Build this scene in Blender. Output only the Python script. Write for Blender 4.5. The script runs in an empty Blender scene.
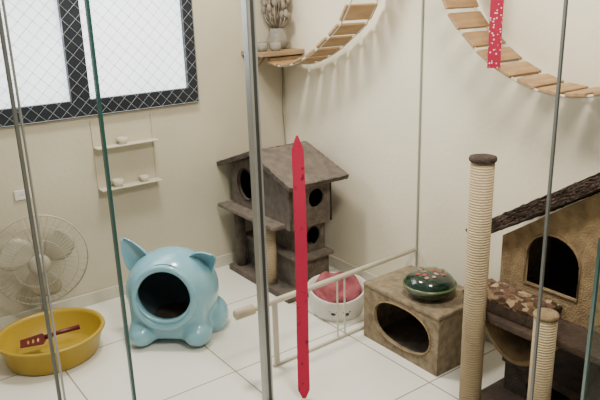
import bpy, bmesh, math, random
from mathutils import Matrix, Vector
random.seed(4)
S = bpy.context.scene
COL = S.collection

# ------------------------------------------------------------ materials
def nm(name):
    m = bpy.data.materials.new(name); m.use_nodes = True
    nt = m.node_tree; b = nt.nodes['Principled BSDF']
    return m, nt, b
def mat(name, col, rough=0.6, var=None, scale=8, bump=0.0, bscale=60, metal=0.0, coat=0.0, stretch=(1,1,1), detail=4, sheen=0.0):
    m, nt, b = nm(name)
    b.inputs['Roughness'].default_value = rough
    b.inputs['Metallic'].default_value = metal
    b.inputs['Coat Weight'].default_value = coat
    b.inputs['Sheen Weight'].default_value = sheen
    tc = nt.nodes.new('ShaderNodeTexCoord'); mp = nt.nodes.new('ShaderNodeMapping')
    mp.inputs['Scale'].default_value = stretch
    nt.links.new(tc.outputs['Object'], mp.inputs[0])
    n = nt.nodes.new('ShaderNodeTexNoise'); n.inputs['Scale'].default_value = scale; n.inputs['Detail'].default_value = detail
    nt.links.new(mp.outputs[0], n.inputs['Vector'])
    r = nt.nodes.new('ShaderNodeValToRGB')
    c2 = var if var else tuple(c*0.88 for c in col)
    r.color_ramp.elements[0].position = 0.3; r.color_ramp.elements[1].position = 0.7
    r.color_ramp.elements[0].color = (*c2, 1); r.color_ramp.elements[1].color = (*col, 1)
    nt.links.new(n.outputs['Fac'], r.inputs[0]); nt.links.new(r.outputs[0], b.inputs['Base Color'])
    if bump:
        n2 = nt.nodes.new('ShaderNodeTexNoise'); n2.inputs['Scale'].default_value = bscale
        nt.links.new(mp.outputs[0], n2.inputs['Vector'])
        bp = nt.nodes.new('ShaderNodeBump'); bp.inputs['Strength'].default_value = bump; bp.inputs['Distance'].default_value = 0.01
        nt.links.new(n2.outputs['Fac'], bp.inputs['Height']); nt.links.new(bp.outputs[0], b.inputs['Normal'])
    return m
def glass(name, tint, refl):
    m, nt, b = nm(name); nt.nodes.remove(b)
    out = nt.nodes['Material Output']
    t = nt.nodes.new('ShaderNodeBsdfTransparent'); t.inputs[0].default_value = (*tint, 1)
    g = nt.nodes.new('ShaderNodeBsdfGlossy'); g.inputs['Roughness'].default_value = 0.03
    fr = nt.nodes.new('ShaderNodeFresnel'); fr.inputs[0].default_value = 1.35
    ml = nt.nodes.new('ShaderNodeMath'); ml.operation = 'MULTIPLY'; ml.inputs[1].default_value = refl
    nt.links.new(fr.outputs[0], ml.inputs[0])
    c = nt.nodes.new('ShaderNodeMixShader')
    nt.links.new(ml.outputs[0], c.inputs[0]); nt.links.new(t.outputs[0], c.inputs[1]); nt.links.new(g.outputs[0], c.inputs[2])
    nt.links.new(c.outputs[0], out.inputs[0])
    return m
def sisal(name, col):
    m, nt, b = nm(name); b.inputs['Roughness'].default_value = 0.9
    tc = nt.nodes.new('ShaderNodeTexCoord'); w = nt.nodes.new('ShaderNodeTexWave')
    w.bands_direction = 'Z'; w.inputs['Scale'].default_value = 32; w.inputs['Distortion'].default_value = 2.2
    w.inputs['Detail'].default_value = 3; w.inputs['Detail Scale'].default_value = 4
    nt.links.new(tc.outputs['Object'], w.inputs['Vector'])
    r = nt.nodes.new('ShaderNodeValToRGB')
    r.color_ramp.elements[0].color = (*[c*0.62 for c in col], 1); r.color_ramp.elements[1].color = (*col, 1)
    r.color_ramp.elements[1].position = 0.5
    nt.links.new(w.outputs['Fac'], r.inputs[0]); nt.links.new(r.outputs[0], b.inputs['Base Color'])
    bp = nt.nodes.new('ShaderNodeBump'); bp.inputs['Strength'].default_value = 0.6; bp.inputs['Distance'].default_value = 0.01
    nt.links.new(w.outputs['Fac'], bp.inputs['Height']); nt.links.new(bp.outputs[0], b.inputs['Normal'])
    return m

M_wallb = mat('plaster_cream_hazed', (0.63,0.58,0.45), 0.8, (0.51,0.465,0.35), 1.6, 0.15, 40)  # cream, darkened and greyed in the colour for haze on the glass
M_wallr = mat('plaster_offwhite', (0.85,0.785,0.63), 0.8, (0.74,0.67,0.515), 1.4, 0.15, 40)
M_rack = mat('faint_reflected_rack', (0.61,0.56,0.435), 0.8)  # matched to the wall tone so the rack reads as a faint reflection
M_dishm = mat('faint_reflected_dish', (0.63,0.585,0.465), 0.7)  # near the wall tone, for the faint reflected dishes
M_ceil = mat('ceiling_paint', (0.8,0.78,0.72), 0.9)
M_dark = mat('window_black_aluminium', (0.008,0.012,0.022), 0.45)
M_alu = mat('aluminium', (0.38,0.39,0.38), 0.35, metal=0.6)
M_aludark = mat('aluminium_dark', (0.05,0.055,0.055), 0.45, metal=0.4)  # dark strip between the two aluminium uprights
M_chan = mat('channel_green_gray', (0.30,0.32,0.26), 0.5)
M_ivory = mat('ivory_rail', (0.60,0.56,0.45), 0.4)
M_railtan = mat('tan_rail_cap', (0.50,0.43,0.31), 0.5)
M_net = mat('net_nylon', (0.34,0.37,0.40), 0.6)
M_teal = mat('glass_edge_green', (0.02,0.085,0.08), 0.2)
M_gray = mat('seal_gray', (0.12,0.13,0.12), 0.5)
M_glassC = glass('glass_clear', (0.93,0.97,0.94), 0.8)
M_blue = mat('blue_plastic', (0.22,0.46,0.56), 0.25, (0.20,0.43,0.53), 3, coat=0.5)
M_blued = mat('blue_plastic_inner_shade', (0.05,0.08,0.095), 0.7, (0.03,0.05,0.06), 8)  # same plastic, coloured dark for the shade inside the pod
M_yel = mat('yellow_plastic', (0.46,0.31,0.03), 0.35, (0.38,0.25,0.02), 4)
M_brown = mat('brown_carpet', (0.150,0.110,0.078), 0.95, (0.055,0.040,0.029), 26, 1.0, 200, detail=8, sheen=0.15)
M_brown2 = mat('faded_brown_carpet', (0.19,0.142,0.104), 0.95, (0.085,0.063,0.046), 22, 1.0, 200, detail=8, sheen=0.15)
M_choc = mat('chocolate_carpet', (0.065,0.042,0.031), 0.95, (0.028,0.019,0.015), 25, 0.8, 150)
M_roof = mat('matted_roof_carpet', (0.085,0.050,0.033), 0.95, (0.042,0.026,0.018), 40, 0.8, 150, sheen=0.05)
M_tan = mat('tan_plush', (0.42,0.29,0.145), 0.95, (0.21,0.138,0.068), 26, 0.9, 180, detail=8, sheen=0.1)
M_tan2 = mat('tan_plush_worn', (0.33,0.225,0.115), 0.95, (0.16,0.105,0.055), 18, 0.7, 150, detail=8)
M_box = mat('worn_beige_felt', (0.35,0.265,0.155), 0.95, (0.15,0.110,0.064), 30, 1.0, 200, detail=9, sheen=0.1)
M_black = mat('interior_shade', (0.012,0.009,0.008), 0.95)  # near-black stands in for shade behind the tower openings
M_inner = mat('dark_brown_interior', (0.05,0.035,0.024), 0.95, (0.02,0.014,0.01), 12)  # dark brown for inner back walls and the pod filler
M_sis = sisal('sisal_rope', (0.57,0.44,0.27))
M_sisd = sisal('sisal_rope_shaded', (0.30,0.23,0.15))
M_wood = mat('pine_slat', (0.43,0.27,0.13), 0.6, (0.28,0.165,0.075), 7, 0.2, 60, stretch=(1,6,6))
M_shelf = mat('shelf_wood', (0.34,0.235,0.135), 0.6, (0.25,0.165,0.09), 6, stretch=(1,6,6))
M_rope = mat('cotton_rope', (0.74,0.69,0.56), 0.9, bump=0.6, bscale=200)
M_red = mat('crimson_ribbon', (0.50,0.012,0.062), 0.85, (0.20,0.005,0.025), 34, 0.0, 200, detail=1)
rr_ = [n for n in M_red.node_tree.nodes if n.type=='VALTORGB'][0]; rr_.color_ramp.elements[0].position=0.25; rr_.color_ramp.elements[1].position=0.35
M_white = mat('white_plastic', (0.74,0.71,0.66), 0.4)
M_fan = mat('fan_hazed', (0.44,0.41,0.33), 0.4)  # glass haze put into the colour, faded toward the wall tone
M_fanb = mat('fan_blade_hazed', (0.48,0.445,0.345), 0.4)  # blades carry the same haze fade as the cage
M_pink = mat('red_blanket', (0.36,0.095,0.11), 0.9, (0.15,0.022,0.035), 16, 0.6, 60)
M_green = mat('dark_green_glaze', (0.012,0.042,0.024), 0.12, (0.006,0.014,0.012), 30, coat=0.6)
M_maroon = mat('maroon_plastic', (0.11,0.008,0.013), 0.4)
M_redb = mat('red_leaf', (0.38,0.05,0.04), 0.5)
M_stone = mat('gray_stoneware', (0.30,0.28,0.235), 0.7, (0.18,0.165,0.135), 15, 0.4, 80)
M_twig = mat('dried_twig', (0.32,0.275,0.21), 0.8, (0.16,0.135,0.105), 30)
M_cable = mat('cable_black', (0.30,0.27,0.22), 0.6)
M_pawprint = mat('dark_print', (0.06,0.05,0.05), 0.6)

m, nt, b = nm('frosted_daylit_pane'); M_pane = m
b.inputs['Base Color'].default_value = (0.8,0.85,0.9,1); b.inputs['Roughness'].default_value = 0.5
tc = nt.nodes.new('ShaderNodeTexCoord'); n = nt.nodes.new('ShaderNodeTexNoise'); n.inputs['Scale'].default_value = 1.3
r = nt.nodes.new('ShaderNodeValToRGB'); r.color_ramp.elements[0].color=(0.60,0.71,0.79,1); r.color_ramp.elements[1].color=(0.92,0.97,1,1)
r.color_ramp.elements[0].position=0.35; r.color_ramp.elements[1].position=0.62
nt.links.new(tc.outputs['Object'], n.inputs['Vector']); nt.links.new(n.outputs['Fac'], r.inputs[0])
nt.links.new(r.outputs[0], b.inputs['Emission Color']); b.inputs['Emission Strength'].default_value = 1.9

m, nt, b = nm('ceramic_tiles'); M_floor = m
TS=0.6
geo = nt.nodes.new('ShaderNodeNewGeometry'); mp = nt.nodes.new('ShaderNodeMapping')
mp.inputs['Scale'].default_value = (1/TS, 1/TS, 1)
mp.inputs['Location'].default_value = (-1.27/TS+10, -1.68/TS+10, 0)
br = nt.nodes.new('ShaderNodeTexBrick'); br.offset = 0; br.squash = 1
br.inputs['Scale'].default_value = 1; br.inputs['Brick Width'].default_value = 1; br.inputs['Row Height'].default_value = 1
br.inputs['Mortar Size'].default_value = 0.006; br.inputs['Mortar Smooth'].default_value = 0.2
br.inputs['Color1'].default_value = (0.82,0.80,0.73,1); br.inputs['Color2'].default_value = (0.80,0.78,0.71,1)
br.inputs['Mortar'].default_value = (0.32,0.28,0.22,1)
nt.links.new(geo.outputs['Position'], mp.inputs[0]); nt.links.new(mp.outputs[0], br.inputs['Vector'])
nt.links.new(br.outputs['Color'], b.inputs['Base Color']); b.inputs['Roughness'].default_value = 0.15

m, nt, b = nm('polka_dot_ribbon'); M_polka = m
tc = nt.nodes.new('ShaderNodeTexCoord')
v = nt.nodes.new('ShaderNodeTexVoronoi'); v.inputs['Scale'].default_value = 78; v.inputs['Randomness'].default_value = 0.7
r = nt.nodes.new('ShaderNodeValToRGB'); r.color_ramp.interpolation='CONSTANT'
r.color_ramp.elements[0].color=(0.85,0.72,0.75,1); r.color_ramp.elements[1].color=(0.42,0.010,0.055,1); r.color_ramp.elements[1].position=0.25
nt.links.new(tc.outputs['Object'], v.inputs['Vector']); nt.links.new(v.outputs['Distance'], r.inputs[0]); nt.links.new(r.outputs[0], b.inputs['Base Color'])
b.inputs['Roughness'].default_value=0.85
m, nt, b = nm('brown_patchwork'); M_patch = m
tc = nt.nodes.new('ShaderNodeTexCoord')
v = nt.nodes.new('ShaderNodeTexVoronoi'); v.inputs['Scale'].default_value = 52; v.inputs['Randomness'].default_value = 1.0
r = nt.nodes.new('ShaderNodeValToRGB'); r.color_ramp.elements[0].color=(0.04,0.022,0.014,1); r.color_ramp.elements[1].color=(0.42,0.30,0.18,1)
e = r.color_ramp.elements.new(0.65); e.color=(0.15,0.08,0.04,1)
sx = nt.nodes.new('ShaderNodeSeparateColor')
nt.links.new(tc.outputs['Object'], v.inputs['Vector']); nt.links.new(v.outputs['Color'], sx.inputs[0]); nt.links.new(sx.outputs[0], r.inputs[0]); nt.links.new(r.outputs[0], b.inputs['Base Color'])
b.inputs['Roughness'].default_value = 0.9

# ------------------------------------------------------------ builders
def thing(name, base, label, cat, group=None):
    o = bpy.data.objects.new(name, None); o.empty_display_size = 0.05
    o.location = base; COL.objects.link(o); o['label']=label; o['category']=cat
    if group: o['group']=group
    return o
def put(me, name, mats, parent=None, smooth=False, label=None, cat=None, kind=None):
    vs = [v.co for v in me.vertices]
    c = Vector([(min(v[i] for v in vs)+max(v[i] for v in vs))/2 for i in range(3)])
    me.transform(Matrix.Translation(-c))
    o = bpy.data.objects.new(name, me); COL.objects.link(o); o.location = c
    me.materials.clear()
    for mm in (mats if isinstance(mats,(list,tuple)) else [mats]): me.materials.append(mm)
    if smooth:
        for p in me.polygons: p.use_smooth = True
    if parent:
        o.parent = parent; o.location = c - Vector(parent.location)
    if label: o['label']=label
    if cat: o['category']=cat
    if kind: o['kind']=kind
    return o
def frombm(bm, name, mats, M=None, **k):
    me = bpy.data.meshes.new(name); bmesh.ops.recalc_face_normals(bm, faces=bm.faces[:]); bm.to_mesh(me); bm.free()
    if M is not None: me.transform(M)
    return put(me, name, mats, **k)
def box(name, lo, hi, mt, bev=0.0, M=None, **k):
    bm = bmesh.new(); bmesh.ops.create_cube(bm, size=1)
    for v in bm.verts:
        v.co = Vector([(lo[i]+hi[i])/2 + v.co[i]*(hi[i]-lo[i]) for i in range(3)])
    if bev: bmesh.ops.bevel(bm, geom=bm.edges[:], offset=bev, segments=3, affect='EDGES', profile=0.5)
    return frombm(bm, name, mt, M, **k)
def lathe_bm(bm, prof, seg=40, M=None):
    rings=[]
    for (r,z) in prof:
        if r<1e-6:
            co=Vector((0,0,z)); rings.append([bm.verts.new(M@co if M else co)])
        else:
            ring=[]
            for i in range(seg):
                a=2*math.pi*i/seg; co=Vector((r*math.cos(a),r*math.sin(a),z)); ring.append(bm.verts.new(M@co if M else co))
            rings.append(ring)
    for a,b in zip(rings[:-1],rings[1:]):
        for i in range(seg):
            j=(i+1)%seg
            if len(a)==1 and len(b)==1: continue
            if len(a)==1: bm.faces.new((a[0],b[j],b[i]))
            elif len(b)==1: bm.faces.new((a[i],a[j],b[0]))
            else: bm.faces.new((a[i],a[j],b[j],b[i]))
def lathe(name, prof, mt, M=None, seg=40, smooth=True, **k):
    bm=bmesh.new(); lathe_bm(bm,prof,seg); return frombm(bm,name,mt,M,smooth=smooth,**k)
def tube_bm(bm, pts, r, seg=8, closed=False):
    pts=[Vector(p) for p in pts]; n=len(pts); rings=[]
    up=Vector((0,0,1))
    for i,p in enumerate(pts):
        if closed: t=(pts[(i+1)%n]-pts[i-1])
        else: t=pts[min(i+1,n-1)]-pts[max(i-1,0)]
        t.normalize()
        u=t.cross(up)
        if u.length<0.05: u=t.cross(Vector((1,0,0)))
        u.normalize(); w=t.cross(u); rr = r[i] if isinstance(r,(list,tuple)) else r
        rings.append([bm.verts.new(p+rr*(math.cos(2*math.pi*k/seg)*u+math.sin(2*math.pi*k/seg)*w)) for k in range(seg)])
    m=n if closed else n-1
    for i in range(m):
        a=rings[i]; b=rings[(i+1)%n]
        for k in range(seg): bm.faces.new((a[k],a[(k+1)%seg],b[(k+1)%seg],b[k]))
    if not closed:
        bm.faces.new(rings[0][::-1]); bm.faces.new(rings[-1])
def tube(name, pts, r, mt, seg=10, closed=False, M=None, **k):
    bm=bmesh.new(); tube_bm(bm,pts,r,seg,closed); return frombm(bm,name,mt,M,smooth=True,**k)
def evalmesh(t):
    bpy.context.view_layer.update()
    return bpy.data.meshes.new_from_object(t.evaluated_get(bpy.context.evaluated_depsgraph_get()))
def panel(name, outer, holes, th, M, mt, bev=0.0, **k):
    cu=bpy.data.curves.new('tmp','CURVE'); cu.dimensions='2D'; cu.fill_mode='BOTH'; cu.extrude=th/2; cu.bevel_depth=bev; cu.bevel_resolution=1
    for pl in [outer]+holes:
        s=cu.splines.new('POLY'); s.points.add(len(pl)-1); s.use_cyclic_u=True
        for i,p in enumerate(pl): s.points[i].co=(p[0],p[1],0,1)
    t=bpy.data.objects.new('tmp',cu); COL.objects.link(t)
    me=evalmesh(t)
    bpy.data.objects.remove(t); bpy.data.curves.remove(cu)
    me.transform(M); me.name=name
    return put(me,name,mt,**k)
def axes(o,u,v):
    u=Vector(u).normalized(); v=Vector(v).normalized(); w=u.cross(v)
    return Matrix.Translation(o) @ Matrix((u,v,w)).transposed().to_4x4()
def ell(cx,cy,rx,ry,n=40,a0=0,a1=2*math.pi):
    return [(cx+rx*math.cos(a0+(a1-a0)*i/n),cy+ry*math.sin(a0+(a1-a0)*i/n)) for i in range(n)]
def sell(cx,cy,rx,ry,p=0.75,n=48):
    o=[]
    for i in range(n):
        a=2*math.pi*i/n; c,s=math.cos(a),math.sin(a)
        o.append((cx+rx*math.copysign(abs(c)**p,c),cy+ry*math.copysign(abs(s)**p,s)))
    return o
def blob_bm(bm, c, s, M=None, seg=24):
    mt=Matrix.Translation(c)@Matrix.Diagonal((*s,1))
    if M is not None: mt=M@mt
    bmesh.ops.create_uvsphere(bm,u_segments=seg,v_segments=seg//2,radius=1,matrix=mt)
YZ = lambda x: axes((x,0,0),(0,1,0),(0,0,1))
XZ = lambda y: axes((0,y,0),(1,0,0),(0,0,1))

# ------------------------------------------------------------ room
XR, YB, H = 2.35, 3.37, 2.6
box('floor',(-1.6,-1.6,-0.1),(XR+0.1,YB+0.1,0),M_floor,kind='structure')
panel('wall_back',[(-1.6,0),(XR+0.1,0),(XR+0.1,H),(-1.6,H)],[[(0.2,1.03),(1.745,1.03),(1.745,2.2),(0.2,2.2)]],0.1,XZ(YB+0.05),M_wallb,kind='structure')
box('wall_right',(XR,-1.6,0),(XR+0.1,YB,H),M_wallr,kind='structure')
box('ceiling',(-1.6,-1.6,H),(XR+0.1,YB+0.1,H+0.1),M_ceil,kind='structure')
box('baseboard_back',(-1.6,YB-0.012,0),(XR,YB,0.07),mat('tile_skirting',(0.64,0.60,0.50),0.3),bev=0.002,kind='structure')
box('baseboard_right',(XR-0.012,-1.6,0),(XR,YB-0.013,0.07),mat('tile_skirting_side',(0.70,0.66,0.55),0.3),bev=0.002,kind='structure')

w = bpy.data.objects.new('window_1',None); w.location=(0.97,YB,1.03); COL.objects.link(w); w['kind']='structure'
panel('frame',[(0.2,1.03),(1.745,1.03),(1.745,2.2),(0.2,2.2)],[[(0.26,1.115),(1.035,1.115),(1.035,2.13),(0.26,2.13)],[(1.13,1.115),(1.685,1.115),(1.685,2.13),(1.13,2.13)]],0.05,XZ(YB+0.0),M_dark,parent=w)
box('pane',(0.25,YB+0.005,1.10),(1.04,YB+0.012,2.14),M_pane,parent=w)
box('pane',(1.125,YB+0.005,1.10),(1.69,YB+0.012,2.14),M_pane,parent=w)
bm=bmesh.new(); x0,x1,z0,z1=0.22,1.74,1.035,2.18; yn=YB-0.028; st=0.068
def clipline(c,sgn):
    pts=[]
    for x in (x0,x1):
        z=z0+sgn*(x-x0)+c
        if z0<=z<=z1: pts.append((x,z))
    for z in (z0,z1):
        x=x0+(z-z0-c)/sgn
        if x0<x<x1: pts.append((x,z))
    return pts[:2] if len(pts)>=2 else None
for k in range(-30,60):
    for sgn in (1,-1):
        p=clipline(k*st,sgn)
        if p: tube_bm(bm,[(p[0][0],yn+0.0006*sgn,p[0][1]),(p[1][0],yn+0.0006*sgn,p[1][1])],0.0010,4)
tube_bm(bm,[(x0,yn,z0),(x1,yn,z0),(x1,yn,z1),(x0,yn,z1)],0.002,6,closed=True)
frombm(bm,'safety_net',M_net,label='pale nylon diamond safety net stretched over the window',cat='net')

ol=thing('power_outlet',(0.74,YB,0.68),'white plastic power outlet plate on the cream wall','outlet')
box('plate',(0.70,YB-0.01,0.66),(0.78,YB,0.71),M_white,0.003,parent=ol)
for dx in (-0.012,0.0,0.012): tube('socket_hole',[(0.74+dx,YB-0.0105,0.685),(0.74+dx,YB-0.009,0.685)],0.0025,M_dark,8,parent=ol)

# ------------------------------------------------------------ glass enclosure
def glass_panel(name,p0,p1,z0,z1,gm,edges,label,th=0.008,pane=False):
    p0=Vector((*p0,0)); p1=Vector((*p1,0)); L=(p1-p0).length
    M=axes((p0.x,p0.y,0),(p1-p0),Vector((0,0,1)).cross((p1-p0).normalized()))
    g=thing(name,((p0.x+p1.x)/2,(p0.y+p1.y)/2,0),label,'glass panel')
    if pane: box('glass_pane',(0,-th/2,z0),(L,th/2,z1),gm,M=M,parent=g)
    for (s,wd,mm,nmn) in edges:
        box(nmn,(s-wd/2,-0.008,z0),(s+wd/2,0.008,z1),mm,M=M,parent=g)
    return g
glass_panel('glass_panel',(0.70,2.0),(1.235,2.0),0.0,H,M_glassC,[(0.0,0.010,M_teal,'polished_edge')],'tall clear folding glass panel with green polished edge')
glass_panel('glass_panel.001',(0.06,1.965),(0.72,1.965),0.0,H,M_glassC,[(0.385,0.009,M_gray,'rubber_seal'),(0.400,0.004,M_alu,'metal_strip')],'tall glass panel with grey seal beside yellow basin')
g=thing('glass_door_frame',(1.26,2.0,0),'slim aluminium upright frame of the sliding glass door','door frame')
box('upright',(1.240,1.985,0),(1.254,2.02,H),M_alu,0.003,parent=g)
box('rubber_seal',(1.255,1.99,0),(1.268,2.015,H),M_aludark,parent=g)
box('upright',(1.269,1.988,0),(1.277,2.012,H),M_alu,0.002,parent=g)
pb=thing('glass_partition',(1.85,2.21,0),'fixed glass partition with ivory low rail and floor track','glass partition')
tube('rail',[(1.285,2.2,0.318),(1.44,2.202,0.320),(2.335,2.225,0.325)],[0.014,0.014,0.011],M_ivory,12,parent=pb)
tube('rail_cap',[(1.238,2.2,0.318),(1.243,2.2,0.318),(1.330,2.2,0.319),(1.335,2.2,0.319)],[0.014,0.023,0.023,0.014],M_railtan,16,parent=pb,label='tan rounded rail end')
box('post',(1.43,2.192,0.014),(1.452,2.210,0.31),M_ivory,0.003,parent=pb)
for x in (1.80,1.845):
    yy=2.2+0.025*(x-1.42)/0.917
    box('post',(x,yy-0.004,0.014),(x+0.006,yy+0.004,0.315),M_ivory,0.001,parent=pb)
tube('floor_track',[(1.42,2.2,0.008),(2.337,2.225,0.008)],0.008,M_ivory,8,parent=pb)
box('wall_channel',(2.342,2.221,0.0),(2.349,2.229,H),M_chan,parent=pb)
glass_panel('glass_panel.003',(1.38,0.88),(1.84,0.54),0.0,H,M_glassC,[(0.0,0.004,M_gray,'polished_edge')],'frameless glass leaf standing before the beige cat tree')
glass_panel('glass_panel.004',(1.447,0.775),(1.90,0.44),0.0,1.02,M_glassC,[(0.0,0.005,M_teal,'polished_edge')],'low glass leaf with green edge before the cat tree',pane=True)

# ------------------------------------------------------------ ribbons
def dd_(d,nrm,f):
    tw=0.10*math.sin(f*9); return d*math.cos(tw)+nrm*math.sin(tw)
def ribbon(name,x,y,z0,z1,wd,mt,label,dirv,taper=True,wav=0.003):
    bm=bmesh.new(); n=60; d=Vector((*dirv,0)).normalized(); nrm=Vector((-d.y,d.x,0)); prev=None
    for i in range(n+1):
        f=i/n; z=z1+(z0-z1)*f; ww=wd/2
        if taper:
            ww*=min(1,0.15+f*18) if f<0.05 else 1
            if f>0.965: ww*=max(0.3,1-(f-0.965)*20)
            ww*=0.94+0.08*f
        off=nrm*wav*math.sin(f*17)+d*0.003*math.sin(f*5)
        c=Vector((x,y,z))+off
        cur=(bm.verts.new(c-dd_(d,nrm,f)*ww),bm.verts.new(c+dd_(d,nrm,f)*ww))
        if prev: bm.faces.new((prev[0],cur[0],cur[1],prev[1]))
        prev=cur
    o=frombm(bm,name,mt,label=label,cat='ribbon')
    md=o.modifiers.new('s','SOLIDIFY'); md.thickness=0.0012
    return o
ribbon('red_ribbon',1.390,1.925,0.0,1.105,0.048,M_red,'long crimson ribbon with small dark marks by the door frame',(0.8,-0.59))
ribbon('dotted_ribbon',2.085,1.605,1.31,2.59,0.050,M_polka,'red ribbon with white polka dots hanging by the slat bridge',(0.8,-0.59),taper=False)

# ------------------------------------------------------------ rope bridges
def resample(pts):
    pts=[Vector(p) for p in pts]; dense=[]
    for i in range(len(pts)-1):
        p0=pts[max(i-1,0)];p1=pts[i];p2=pts[i+1];p3=pts[min(i+2,len(pts)-1)]
        for k in range(12):
            t=k/12
            dense.append(0.5*((2*p1)+(p2-p0)*t+(2*p0-5*p1+4*p2-p3)*t*t+(3*p1-p0-3*p2+p3)*t**3))
    dense.append(pts[-1]); return dense
def bridge(name,path,label,plankstep=0.104,pw=0.080):
    xin,xout=2.315,2.125
    d=resample([(0,*p) for p in path])
    b=thing(name,(2.3,path[0][0],path[0][1]),label,'cat bridge','wall rope bridges')
    for x in (xin-0.012,xout+0.008):
        tube('rope',[(x,p.y,p.z-0.008) for p in d],0.0055,M_rope,8,parent=b)
    acc=0; nxt=0.05
    for a,c in zip(d[:-1],d[1:]):
        seg=(c-a).length
        while acc+seg>=nxt:
            t=(nxt-acc)/seg; p=a.lerp(c,t); tg=(c-a).normalized()
            M=axes((2.22,p.y,p.z),(1,random.uniform(-0.03,0.03),0),tg)
            j=random.uniform(-0.006,0.006)
            box('plank',(-0.1+j,-pw/2,-0.007),(0.1+j,pw/2,0.007),M_wood,0.003,M=M,parent=b)
            nxt+=plankstep
        acc+=seg
    for p in (path[0],path[-1]):
        box('end_batten',(2.13,p[0]-0.02,p[1]-0.02),(2.349,p[0]+0.02,p[1]+0.02),M_shelf,0.003,parent=b)
    return b
bridge('rope_bridge',[(3.20,1.235),(3.10,1.222),(2.97,1.24),(2.81,1.30),(2.68,1.375),(2.567,1.455),(2.495,1.55),(2.44,1.66),(2.40,1.80)],'pine slat rope bridge hanging from the corner shelf',0.118,0.088)
bridge('rope_bridge.001',[(1.99,1.80),(1.96,1.68),(1.92,1.58),(1.863,1.495),(1.77,1.405),(1.668,1.333),(1.56,1.28),(1.45,1.245),(1.3,1.235),(1.15,1.27),(1.0,1.36)],'pine slat rope bridge sagging along the white wall')

sh=thing('corner_shelf',(2.2,3.3,1.27),'small wooden corner shelf near the ceiling bridge','shelf')
box('board',(2.05,3.15,1.265),(2.349,3.369,1.29),M_shelf,0.003,parent=sh)
panel('bracket',[(3.369,1.265),(3.369,1.16),(3.345,1.16),(3.20,1.265)],[],0.018,YZ(2.11),M_shelf,parent=sh)
va=thing('vase',(2.25,3.28,1.29),'grey-brown stoneware vase full of dried twigs and pods','vase')
lathe('body',[(0,0),(0.04,0),(0.06,0.03),(0.062,0.06),(0.045,0.10),(0.04,0.12),(0.036,0.118),(0.03,0.10),(0,0.09)],M_stone,M=Matrix.Translation((2.25,3.28,1.29)),parent=va)
bm=bmesh.new()
for i in range(110):
    a=random.uniform(0,6.28); rr=random.uniform(0.01,0.082); h=random.uniform(0.06,0.42)
    px_,py_=2.255+rr*math.cos(a),3.28+rr*math.sin(a)
    tube_bm(bm,[(2.25,3.28,1.39),(2.25+rr*0.8*math.cos(a),3.28+rr*0.8*math.sin(a),1.39+h*0.5),(px_,py_,1.39+h)],[0.004,0.004,0.004],6)
    blob_bm(bm,(px_,py_,1.39+h),(0.016,0.016,0.024),seg=8)
frombm(bm,'twigs',M_twig,parent=va,smooth=True)
for i,(xx,yy) in enumerate([(2.10,3.22),(2.165,3.18)]):
    pt=thing('small_pot' + ('.%03d'%i if i else ''),(xx,yy,1.29),'small round grey stone pot on the shelf','pot','little pots on the corner shelf')
    lathe('body',[(0,0),(0.022,0),(0.032,0.018),(0.032,0.035),(0.024,0.052),(0.020,0.05),(0.024,0.034),(0,0.012)],M_stone,M=Matrix.Translation((xx,yy,1.29)),seg=24,parent=pt)
    lathe('lid',[(0,0.058),(0.006,0.057),(0.012,0.052),(0.024,0.050),(0,0.049)],M_twig,M=Matrix.Translation((xx,yy,1.293)),seg=20,parent=pt)
tube('cable',[(2.335,3.363,1.26),(2.337,3.364,1.1),(2.328,3.364,0.9),(2.337,3.364,0.7),(2.336,3.355,0.3),(2.335,3.35,0.003)],0.003,M_cable,6,label='thin dark cable running down the room corner',cat='cable')

ws=thing('rack_reflection',(1.29,YB,0.62),'pale two-tier rack with dishes standing in for a reflection in the glass','rack')  # solid rack added in place of a reflection in the glass
for z in (0.635,0.86):
    box('shelf_board',(1.12,3.30,z),(1.46,3.369,z+0.005),M_rack,0.001,parent=ws)
for x in (1.12,1.452):
    box('side_panel',(x,3.364,0.60),(x+0.008,3.369,1.0),M_rack,0.001,parent=ws)
for i,(x,z,s) in enumerate([(1.22,0.640,1.2),(1.37,0.640,1.0),(1.27,0.865,1.1)]):
    d=thing('dish_reflection'+('.%03d'%i if i else ''),(x,3.335,z),'small pale dish in the rack standing in for a glass reflection','dish','dishes of the reflected rack')
    lathe('bowl',[(0,0),(0.016*s,0),(0.026*s,0.032*s),(0.024*s,0.032*s),(0.014*s,0.006),(0,0.006)],M_dishm,M=Matrix.Translation((x,3.335,z)),seg=28,parent=d)

# ------------------------------------------------------------ fan
fx,fy,fz=0.74,3.24,0.375; R=0.232
fan=thing('fan_reflection',(fx,fy,0),'haze-faded round desk fan with wire cage, standing in for a glass reflection behind yellow basin','fan')  # solid fan built in place of a likely reflection in the glass
MF=axes((fx,fy,fz),(0.97,-0.24,0.03),(0,0,1))
if (MF.to_3x3()@Vector((0,0,1))).y>0: MF=axes((fx,fy,fz),(-0.97,0.24,-0.03),(0,0,1))
bm=bmesh.new()
for i in range(60):
    a=2*math.pi*i/60; c,s=math.cos(a),math.sin(a)
    tube_bm(bm,[(0.05*c,0.05*s,0.065),(0.12*c,0.12*s,0.060),(0.19*c,0.19*s,0.045),(R*c,R*s,0.012)],0.0012,4)
for r,z in ((R,0.012),(0.12,0.060),(0.05,0.065),(0.185,0.046)):
    tube_bm(bm,[(r*math.cos(2*math.pi*i/48),r*math.sin(2*math.pi*i/48),z) for i in range(48)],0.003 if r==R else 0.0018,6,closed=True)
frombm(bm,'front_cage',M_fan,MF,parent=fan,smooth=True)
bm=bmesh.new()
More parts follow.
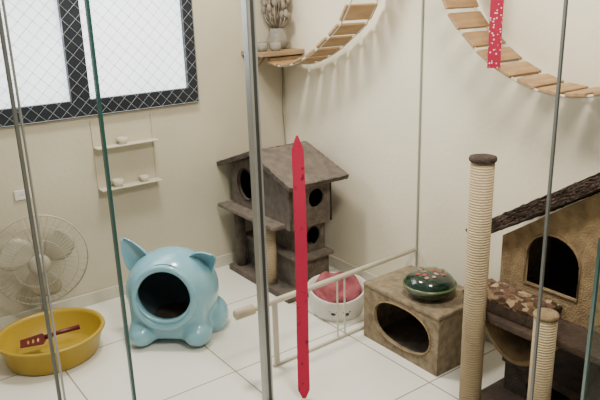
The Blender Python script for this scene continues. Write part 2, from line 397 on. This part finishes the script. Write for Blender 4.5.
for i in range(40):
    a=2*math.pi*i/40; c,s=math.cos(a),math.sin(a)
    tube_bm(bm,[(0.05*c,0.05*s,-0.035),(0.15*c,0.15*s,-0.03),(R*c,R*s,0.006)],0.0011,4)
tube_bm(bm,[(R*math.cos(2*math.pi*i/48),R*math.sin(2*math.pi*i/48),0.004) for i in range(48)],0.003,6,closed=True)
frombm(bm,'rear_cage',M_fan,MF,parent=fan,smooth=True)
lathe('badge',[(0,0.076),(0.03,0.075),(0.05,0.068),(0.05,0.062),(0,0.062)],M_fan,MF,parent=fan)
lathe('motor',[(0,-0.085),(0.03,-0.083),(0.042,-0.07),(0.045,-0.03),(0.045,-0.01),(0,-0.01)],M_fan,MF,parent=fan)
lathe('hub',[(0,0.045),(0.022,0.042),(0.03,0.03),(0.03,-0.008),(0,-0.008)],M_fanb,MF,parent=fan)
for k in range(3):
    bm=bmesh.new(); a0=2*math.pi*k/3+0.4; grid=[]
    for i in range(9):
        f=i/8; r=0.028+f*0.165; wdt=0.35+0.45*math.sin(math.pi*min(1,f*0.85+0.15))
        row=[]
        for j in range(7):
            g=(j/6-0.5)*2; aa=a0+g*wdt*(0.9 if i<8 else 0.7)+0.25*f
            row.append(bm.verts.new((r*math.cos(aa),r*math.sin(aa),0.016+g*0.014)))
        grid.append(row)
    for i in range(8):
        for j in range(6): bm.faces.new((grid[i][j],grid[i][j+1],grid[i+1][j+1],grid[i+1][j]))
    o=frombm(bm,'blade',M_fanb,MF,parent=fan,smooth=True); o.modifiers.new('s','SOLIDIFY').thickness=0.002
tube('neck',[(fx,fy+0.045,0.02),(fx,fy+0.045,0.2),(fx,fy+0.04,fz-0.02)],[0.018,0.014,0.016],M_fan,14,parent=fan)
lathe('base',[(0,0),(0.105,0),(0.108,0.012),(0.09,0.026),(0.03,0.034),(0,0.036)],M_fan,Matrix.Translation((fx,fy+0.035,0))@Matrix.Diagonal((1,0.72,1,1)),parent=fan)

# ------------------------------------------------------------ yellow basin
ba=thing('yellow_basin',(0.68,2.95,0),'round mustard yellow plastic basin on the tiled floor','basin')
lathe('bowl',[(0,0.006),(0.17,0.006),(0.19,0.02),(0.222,0.115),(0.226,0.130),(0.240,0.131),(0.243,0.121),(0.232,0.118),(0.203,0.012),(0.19,0.0),(0,0.0)],M_yel,Matrix.Translation((0.675,2.95,0))@Matrix.Diagonal((1.02,0.93,1,1)),seg=64,parent=ba)
sc=thing('litter_scoop',(0.66,2.9,0.1),'dark red plastic scoop lying inside the yellow basin','scoop')
MS=axes((0.66,2.97,0.088),(0.95,-0.22,0.06),(0.22,0.95,0.0))
panel('blade',[(-0.12,-0.035),(-0.02,-0.055),(0.0,0),(-0.02,0.055),(-0.12,0.04)],[ell(-0.085+0.022*i,0,0.005,0.025,12) for i in range(3)],0.004,MS,M_maroon,parent=sc)
tube('handle',[(-0.01,0,0.004),(0.05,0,0.01),(0.15,0,0.012)],[0.012,0.010,0.012],M_maroon,10,M=MS,parent=sc)

# ------------------------------------------------------------ blue cat house
cx,cy=1.232,2.785
bh=thing('cat_shaped_pet_house',(cx,cy,0),'glossy light blue cat-shaped plastic pet house with round opening','pet house')
f=Vector((-0.66,-0.75,0.0)).normalized(); side=Vector((f.y,-f.x,0))
if side.dot(Vector((0.8,-0.59,0)))<0: side=-side
Z=Vector((0,0,1)); cz=0.235; C=Vector((cx,cy,cz))
MBi=Matrix.Translation(C)@Matrix((side,f,Z)).transposed().to_4x4()
bm=bmesh.new()
blob_bm(bm,(0,0,0.005),(0.228,0.209,0.204),seg=48)
bmesh.ops.create_cube(bm,size=1,matrix=Matrix.Translation((0,-0.01,-0.115))@Matrix.Diagonal((0.36,0.32,0.18,1)))
for (a,b_,sx_,sy_,sz_) in ((-0.130,0.125,0.072,0.090,0.065),(0.140,0.115,0.072,0.090,0.065),(-0.15,-0.08,0.08,0.10,0.09),(0.17,-0.07,0.085,0.11,0.10)):
    blob_bm(bm,(a,b_,-0.175),(sx_,sy_,sz_),seg=24)
def ear_bm(bm,base,tip,wd,dp,fold=0.0):
    base=Vector(base); tip=Vector(tip); up=(tip-base); h=up.length; up.normalize()
    s2=Vector((1,0,0))-up*up.x; s2.normalize(); fr=s2.cross(up)
    if fr.y<0: fr=-fr
    NH=14; rr=[]
    for i in range(NH+1):
        t=i/NH; w_=wd*max(0,(1-t**2.2))**0.85+0.007; dpt=dp*(1-t*0.75)+0.004
        bend=(fr*fold*t*t-Vector((0,0,1))*fold*0.8*t**3+s2*fold*0.4*t*t)
        ring=[]
        for j in range(24):
            a=2*math.pi*j/24; y=math.sin(a)*dpt
            if math.sin(a)>0: y=dpt*(-0.45+1.1*abs(math.cos(a))**2)*min(1,t*3+0.2)
            ring.append(bm.verts.new(base+bend+up*h*t+s2*math.cos(a)*w_+fr*y))
        rr.append(ring)
    for a,b_ in zip(rr[:-1],rr[1:]):
        for j in range(24): bm.faces.new((a[j],a[(j+1)%24],b_[(j+1)%24],b_[j]))
    bm.faces.new(rr[0][::-1]); bm.faces.new(rr[-1])
me=bpy.data.meshes.new('t'); bmesh.ops.recalc_face_normals(bm,faces=bm.faces[:]); bm.to_mesh(me); bm.free()
t=bpy.data.objects.new('t',me); COL.objects.link(t)
md=t.modifiers.new('r','REMESH'); md.mode='VOXEL'; md.voxel_size=0.008
md=t.modifiers.new('sm','SMOOTH'); md.iterations=32; md.factor=0.7
ft=math.radians(9); DZ=0.022
bm=bmesh.new()
CR=0.178; OR=0.134
phi=math.asin(OR/CR)
lathe_bm(bm,[(0,0.30),(OR,0.30)]+[(CR*math.sin(a),CR*math.cos(a)) for a in [phi+(math.pi-phi)*i/16 for i in range(16)]]+[(0,-CR)],48)
rot=Matrix.Translation((0,0,DZ))@Matrix.Rotation(-math.pi/2+ft,4,'X'); bmesh.ops.transform(bm,matrix=rot,verts=bm.verts)
mc=bpy.data.meshes.new('c'); bmesh.ops.recalc_face_normals(bm,faces=bm.faces[:]); bm.to_mesh(mc); bm.free()
tcut=bpy.data.objects.new('c',mc); COL.objects.link(tcut)
bo=t.modifiers.new('b','BOOLEAN'); bo.object=tcut; bo.operation='DIFFERENCE'; bo.solver='EXACT'
me2=evalmesh(t)
bpy.data.objects.remove(t); bpy.data.objects.remove(tcut)
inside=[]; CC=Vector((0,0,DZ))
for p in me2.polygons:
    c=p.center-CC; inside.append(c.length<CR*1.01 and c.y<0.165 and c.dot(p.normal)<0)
for v in me2.vertices:
    if v.co.z<-cz+0.001: v.co.z=-cz+0.001
me2.transform(MBi)
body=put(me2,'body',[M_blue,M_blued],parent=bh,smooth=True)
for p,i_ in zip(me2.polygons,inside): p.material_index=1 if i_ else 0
uz=Vector((0,-math.sin(ft),math.cos(ft)))
rim=[]
for i in range(56):
    a=2*math.pi*i/56; d=Vector((1,0,0))*math.cos(a)*OR*1.07+uz*math.sin(a)*OR*1.07+CC
    yy=0.209*math.sqrt(max(0,1-(d.x/0.228)**2-(d.z/0.217)**2))
    rim.append(Vector((d.x,yy-0.004,d.z)))
tube('opening_rim',rim,0.017,M_blue,14,closed=True,M=MBi,parent=bh)
for sgn in (-1,1):
    bm=bmesh.new()
    if sgn<0: ear_bm(bm,(-0.135,-0.01,0.100),(-0.225,0.0,0.262),0.060,0.034)
    else: ear_bm(bm,(0.130,0.0,0.105),(0.210,0.02,0.250),0.064,0.034,0.045)
    frombm(bm,'ear',M_blue,MBi,parent=bh,smooth=True)
bm=bmesh.new(); blob_bm(bm,(cx,cy,0.102),(0.11,0.11,0.02)); frombm(bm,'inner_shade_filler',M_inner,parent=bh,smooth=True,label='dark filler added for the shade inside')  # dark mound added to deepen the shade in the opening

# ------------------------------------------------------------ corner cat house (brown)
ch=thing('cat_house_tower',(2.03,3.0,0),'worn brown carpeted cat house tower with gabled roof in corner','cat house')
XE=2.18
box('base_board',(1.84,2.67,0.0),(XE,3.30,0.035),M_brown,0.005,parent=ch)
panel('lower_den_front',[(2.72,0.035),(3.24,0.035),(3.24,0.20),(2.72,0.20)],[ell(3.08,0.115,0.09,0.055)],0.016,YZ(1.95),M_brown,parent=ch)
box('lower_den_side',(1.959,2.72,0.035),(XE-0.02,2.736,0.20),M_brown,parent=ch)
box('lower_den_side',(1.959,3.224,0.035),(XE-0.02,3.24,0.20),M_brown,parent=ch)
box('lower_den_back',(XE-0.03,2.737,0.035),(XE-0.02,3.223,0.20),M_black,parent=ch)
box('lower_platform',(1.93,2.69,0.20),(XE,3.28,0.222),M_brown2,0.006,parent=ch)
for (x,y,z0_,z1_,mm) in ((1.885,2.895,0.035,0.40,M_sis),(1.90,3.24,0.035,0.40,M_brown)):
    tube('sisal_post',[(x,y,z0_),(x,y,z1_)],0.032,mm,20,parent=ch)
panel('middle_wall',[(2.76,0.222),(3.24,0.222),(3.24,0.40),(2.76,0.40)],[ell(3.08,0.31,0.10,0.065)],0.016,YZ(1.99),M_brown,parent=ch)
panel('middle_side_wall',[(1.999,0.222),(XE-0.02,0.222),(XE-0.02,0.40),(1.999,0.40)],[ell(2.08,0.31,0.05,0.055)],0.016,XZ(2.76),M_brown,parent=ch)
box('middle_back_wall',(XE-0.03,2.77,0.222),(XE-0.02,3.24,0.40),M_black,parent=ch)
box('main_platform',(1.81,2.75,0.40),(XE,3.34,0.422),M_brown2,0.006,parent=ch)
hx0,hx1,hy0,hy1=1.90,XE-0.01,2.71,3.29; zb,ze,zp=0.395,0.660,0.755; ym=3.0
gab=[(hy0,zb),(hy1,zb),(hy1,ze),(ym,zp),(hy0,ze)]
panel('front_wall',gab,[ell(3.13,0.565,0.090,0.090)],0.016,YZ(hx0),M_brown,parent=ch)
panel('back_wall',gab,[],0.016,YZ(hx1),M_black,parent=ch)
panel('side_wall',[(hx0+0.009,zb),(hx1-0.009,zb),(hx1-0.009,ze),(hx0+0.009,ze)],[ell(2.07,0.545,0.052,0.052)],0.016,XZ(hy0+0.002),M_brown,parent=ch)
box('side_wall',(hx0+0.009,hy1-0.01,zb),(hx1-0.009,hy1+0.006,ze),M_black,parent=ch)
tube('hole_trim',[(hx0-0.009,3.13+0.092*math.cos(a),0.565+0.092*math.sin(a)) for a in [2*math.pi*i/40 for i in range(40)]],0.005,M_choc,8,closed=True,parent=ch)
def roofslab(name,ya,za,yb_,zb_,x0_,x1_,th,mt,par,rag=0.0,jit=0.6):
    d=Vector((0,yb_-ya,zb_-za)); L=d.length; M=axes((x0_,ya,za),(1,0,0),d)
    if (M.to_3x3()@Vector((0,0,1))).z<0: th=-th
    lo=(0,0,min(0,th)); hi=(x1_-x0_,L,max(0,th))
    bm=bmesh.new(); bmesh.ops.create_cube(bm,size=1); bmesh.ops.subdivide_edges(bm,edges=bm.edges[:],cuts=34,use_grid_fill=True)
    rnd=random.Random(3)
    for v in bm.verts:
        c=[(lo[i]+hi[i])/2+v.co[i]*(hi[i]-lo[i]) for i in range(3)]
        edge=max(abs(v.co.x),abs(v.co.y))>0.49
        k=rag if edge else rag*0.5
        c=[c[i]+k*rnd.uniform(-jit,jit) for i in range(3)]
        v.co=Vector(c)
    return frombm(bm,name,mt,M,smooth=True,parent=par)
roofslab('roof_panel',2.63,0.640,ym+0.005,0.765,1.84,XE+0.05,0.024,M_brown2,ch,0.004)
roofslab('roof_panel',3.36,0.640,ym-0.005,0.765,1.84,XE+0.05,0.024,M_brown2,ch,0.004)

# ------------------------------------------------------------ white bed with blanket
wb=thing('pet_bed',(1.99,2.44,0),'white plastic oval pet bed with low front','pet bed')
bm=bmesh.new(); NS=56
prof=[(0.0,0.008),(0.10,0.008),(0.122,0.03),(0.136,0.09),(0.146,0.155),(0.154,0.157),(0.156,0.15),(0.148,0.09),(0.132,0.02),(0.122,0.0),(0.0,0.0)]
lathe_bm(bm,prof,NS)
for v in bm.verts:
    a=math.atan2(v.co.y,v.co.x); d=math.cos(a-math.radians(235))
    if v.co.z>0.05: v.co.z-= (v.co.z-0.05)*0.35*max(0,(d-0.3)/0.7)
frombm(bm,'shell',M_white,Matrix.Translation((1.99,2.44,0)),parent=wb,smooth=True)
for dg,zz in ((222,0.055),(250,0.05)):
    a=math.radians(dg); dv=Vector((math.cos(a),math.sin(a),0)); tv=Vector((-dv.y,dv.x,0))
    bm=bmesh.new(); MP=axes(Vector((1.99,2.44,zz))+dv*0.1395,tv,Vector((0,0,1)))
    for (u_,v_,ru,rv) in ((0,0,0.014,0.011),(-0.016,0.014,0.006,0.007),(0,0.019,0.006,0.007),(0.016,0.014,0.006,0.007)):
        blob_bm(bm,(u_,v_,0),(ru,rv,0.006),MP,12)
    frombm(bm,'printed_paw_mark',M_pawprint,parent=wb,smooth=True)
bm=bmesh.new(); lathe_bm(bm,[(0,0.015),(0.10,0.03),(0.120,0.07),(0.126,0.10),(0.128,0.125),(0.11,0.135),(0.095,0.130),(0.08,0.115),(0.05,0.120),(0.02,0.105),(0,0.10)],72)
for v in bm.verts:
    if v.co.z>0.095:
        a=math.atan2(v.co.y,v.co.x); r=v.co.xy.length; back=0.5-0.5*math.cos(a-math.radians(235))
        v.co.z+=0.007*math.sin(a*5)*min(1,r*14)+0.008*math.sin(v.co.x*55+1)*math.cos(v.co.y*50)+0.06*back*r/0.13-0.008
o=frombm(bm,'blanket',M_pink,Matrix.Translation((1.99,2.44,0)),smooth=True,label='crumpled dull red and pink blanket inside the white pet bed',cat='blanket')
o.modifiers.new('s','SUBSURF').render_levels=1

# ------------------------------------------------------------ beige box den
bd=thing('cat_cube_den',(2.10,1.92,0),'worn beige felt box den with wide oval opening','cat den')
x0,x1,y0,y1,h=1.925,2.24,1.69,2.16,0.28
panel('front_wall',[(y0,0.0),(y1,0.0),(y1,h-0.014),(y0,h-0.014)],[sell(1.91,0.147,0.175,0.100,0.85)],0.014,YZ(x0+0.007),M_box,parent=bd)
box('side_wall',(x0+0.0145,y0,0),(x1,y0+0.014,h-0.014),M_box,parent=bd)
box('side_wall',(x0+0.0145,y1-0.014,0),(x1,y1,h-0.014),M_box,parent=bd)
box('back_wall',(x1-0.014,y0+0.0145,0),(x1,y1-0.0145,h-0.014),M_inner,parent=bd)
box('top_board',(x0-0.004,y0-0.004,h-0.0139),(x1+0.004,y1+0.004,h+0.006),M_box,0.007,parent=bd)
box('floor_mat',(x0+0.0145,y0+0.0145,0),(x1-0.0145,y1-0.0145,0.01),M_brown,parent=bd)
tube('opening_trim',[(x0-0.002,p[0],p[1]) for p in sell(1.91,0.147,0.177,0.102,0.85)],0.004,M_tan,8,closed=True,parent=bd)

gx,gy,gz=2.05,1.86,h+0.006
gdish=thing('round_toy_dish',(gx,gy,gz),'dark green glazed round lidded dish on the beige den','dish')
T=Matrix.Translation((gx,gy,gz))
lathe('bowl',[(0,0.0),(0.065,0.0),(0.095,0.02),(0.116,0.05),(0.118,0.062),(0.108,0.066),(0.08,0.03),(0,0.01)],M_green,T,seg=56,parent=gdish)
lathe('lid',[(0.112,0.064),(0.106,0.085),(0.085,0.104),(0.045,0.116),(0,0.120),(0,0.11),(0.1,0.064)],M_green,T,seg=56,parent=gdish)
lathe('rim_band',[(0.116,0.056),(0.120,0.059),(0.120,0.064),(0.113,0.068)],mat('rim_lime',(0.10,0.14,0.06),0.3),T,seg=56,parent=gdish)
PM=[M_redb,M_tan,mat('painted_rose',(0.42,0.22,0.2),0.5),mat('painted_leaf',(0.08,0.2,0.06),0.5),M_redb]
for i in range(14):
    a=i*2.4; bm=bmesh.new(); r=0.012+0.052*math.sqrt(i/14)
    zz=0.1185-0.0028*(r*100/2)**1.6*0.45
    blob_bm(bm,(0,0,0),(0.017,0.010,0.003),T@Matrix.Translation((r*math.cos(a),r*math.sin(a),zz))@Matrix.Rotation(a,4,'Z'),12)
    frombm(bm,'painted_petal',PM[i%5],parent=gdish,smooth=True)

# ------------------------------------------------------------ right cat tree
ct=thing('cat_tree',(2.03,1.13,0),'tan and dark brown cat tree with gabled house and sisal posts','cat tree')
box('base_board',(1.74,0.66,0),(2.33,1.47,0.045),M_choc,0.008,parent=ct)
tube('tall_sisal_post',[(1.80,1.41,0.045),(1.80,1.41,1.035)],0.041,M_sis,28,parent=ct)
lathe('post_cap',[(0,0),(0.046,0),(0.048,0.005),(0.046,0.014),(0.03,0.018),(0,0.019)],M_choc,Matrix.Translation((1.80,1.41,1.035)),parent=ct)
tube('short_sisal_post',[(1.80,1.12,0.045),(1.80,1.12,0.56)],0.038,M_sis,24,parent=ct)
lathe('post_cap',[(0,0),(0.040,0),(0.042,0.006),(0.038,0.012),(0,0.014)],M_tan,Matrix.Translation((1.80,1.12,0.56)),parent=ct)
panel('platform',[(1.85,0.66),(2.33,0.66),(2.33,1.52),(1.88,1.52),(1.855,1.51),(1.85,1.40),(1.81,1.34),(1.81,1.18),(1.845,1.12)],[],0.018,axes((0,0,0.451),(1,0,0),(0,1,0)),M_roof,bev=0.003,parent=ct)
hx0,hx1,hy0,hy1=2.00,2.30,0.64,1.45; zb,ze,zp=0.464,0.705,0.985; ym=1.045
gab=[(hy0,zb),(hy1,zb),(hy1,ze),(ym,zp),(hy0,ze)]
AC=1.235; AW=0.108; AB=0.55; AS=0.665
arch=[(AC-AW,AB),(AC+AW,AB),(AC+AW,AS)]+[(AC+AW*math.cos(math.pi*i/20),AS+0.098*math.sin(math.pi*i/20)) for i in range(1,20)]+[(AC-AW,AS)]
panel('front_wall',gab,[arch],0.016,YZ(hx0),M_tan,parent=ct)
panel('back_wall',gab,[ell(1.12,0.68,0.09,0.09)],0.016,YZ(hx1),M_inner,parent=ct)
box('side_wall',(hx0+0.009,hy1-0.016,zb),(hx1-0.009,hy1,ze),M_tan,parent=ct)
box('side_wall',(hx0+0.009,hy0,zb),(hx1-0.009,hy0+0.016,ze),M_tan,parent=ct)
tube('arch_trim',[(hx0-0.009,p[0],p[1]) for p in arch],0.005,M_tan2,8,closed=True,parent=ct)
roofslab('roof_panel',1.55,0.668,ym-0.005,0.995,1.93,2.325,0.048,M_roof,ct,0.0055)
roofslab('roof_panel',0.54,0.668,ym+0.005,0.995,1.93,2.325,0.048,M_roof,ct,0.0055)
bm=bmesh.new(); rows=[]
for i in range(29):
    u=i/28; y=1.45-0.34*u; sag=math.sin(math.pi*u)**0.75
    row=[]
    for j in range(11):
        q=j/10; row.append(bm.verts.new((1.87+0.32*q, y, 0.430-0.150*sag*(1-0.10*math.sin(math.pi*q*2))+0.010*math.sin(math.pi*q))))
    rows.append(row)
for a,b_ in zip(rows[:-1],rows[1:]):
    for j in range(10): bm.faces.new((a[j],a[j+1],b_[j+1],b_[j]))
o=frombm(bm,'hammock_sling',M_tan2,parent=ct,smooth=True); md=o.modifiers.new('s','SOLIDIFY'); md.thickness=0.020
panel('lower_den_front',[(0.70,0.045),(1.42,0.045),(1.42,0.17),(0.70,0.17)],[ell(1.2,0.105,0.12,0.045)],0.016,YZ(2.03),M_choc,parent=ct)
box('lower_den_side',(2.039,1.404,0.045),(2.31,1.42,0.17),M_choc,parent=ct)
box('lower_den_back',(2.30,0.71,0.045),(2.31,1.403,0.17),M_inner,parent=ct)
box('lower_den_top',(2.01,0.70,0.17),(2.32,1.43,0.19),M_choc,0.005,parent=ct)
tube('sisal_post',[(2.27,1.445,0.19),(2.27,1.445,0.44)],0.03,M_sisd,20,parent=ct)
kx,ky,kz=1.908,1.335,0.4645
tr=thing('square_cushion',(kx,ky,kz),'brown and cream patchwork cushion in a worn tan tray','cushion')
TT=Matrix.Translation((kx,ky,kz))@Matrix.Rotation(0.03,4,'Z')
bm=bmesh.new(); bmesh.ops.create_cube(bm,size=1)
for v in bm.verts:
    k=1.0 if v.co.z>0 else 0.92
    x=v.co.x*0.155*k
    v.co=Vector((x,v.co.y*0.32*k,0.024+v.co.z*0.046))
top=[fa for fa in bm.faces if fa.normal.z>0.9]
bmesh.ops.inset_region(bm,faces=top,thickness=0.007,depth=0); bmesh.ops.translate(bm,verts=list({v for fa in top for v in fa.verts}),vec=(0,0,-0.025))
frombm(bm,'tray',M_roof,TT,parent=tr)
bm=bmesh.new(); bmesh.ops.create_cube(bm,size=1); bmesh.ops.subdivide_edges(bm,edges=bm.edges[:],cuts=25,use_grid_fill=True)
for v in bm.verts:
    x,y,z=v.co
    pz=(0.5+z)*0.046*(1-0.35*(2*max(abs(x),abs(y)))**6)+(z+0.5)*(0.004*math.sin(x*17+1)*math.cos(y*29)+0.003*math.sin(x*41+y*37))
    v.co=Vector((x*0.136,y*0.300,0.021+max(0,pz)))
frombm(bm,'cushion_pad',M_patch,TT,parent=tr)

# ------------------------------------------------------------ lights, world, camera
def area(name,loc,target,size,power,col,sy=None):
    l=bpy.data.lights.new(name,'AREA'); l.energy=power; l.size=size; l.color=col
    if sy: l.shape='RECTANGLE'; l.size_y=sy
    o=bpy.data.objects.new(name,l); o.location=loc
    o.rotation_euler=(Vector(target)-Vector(loc)).to_track_quat('-Z','Y').to_euler(); COL.objects.link(o)
area('window_daylight',(1.0,3.26,1.75),(1.6,0.8,0.9),0.9,14,(0.93,0.98,1.0),0.8)
area('ceiling_lamp',(1.35,2.65,2.5),(1.6,2.2,0),0.3,33,(1.0,0.95,0.83))
area('right_fill',(1.2,0.9,2.5),(1.9,1.9,0.3),0.4,41,(1.0,0.94,0.81))  # added unseen fill, kept to the right so the left stays dimmer
wd=bpy.data.worlds.new('World'); S.world=wd; wd.use_nodes=True
bg=wd.node_tree.nodes['Background']; bg.inputs[0].default_value=(1.0,0.96,0.84,1); bg.inputs[1].default_value=0.29

cam=bpy.data.cameras.new('Camera'); co=bpy.data.objects.new('Camera',cam); COL.objects.link(co); S.camera=co
cam.sensor_width=36; cam.lens=662/600*36; cam.clip_start=0.05
right=Vector((0.804,-0.5938,-0.0288)); up=Vector((0.199,0.2238,0.9541))
right.normalize(); up=(up-right*up.dot(right)).normalized(); back=right.cross(up)
co.matrix_world=Matrix.Translation((0,0,1.6))@Matrix((right,up,back)).transposed().to_4x4()
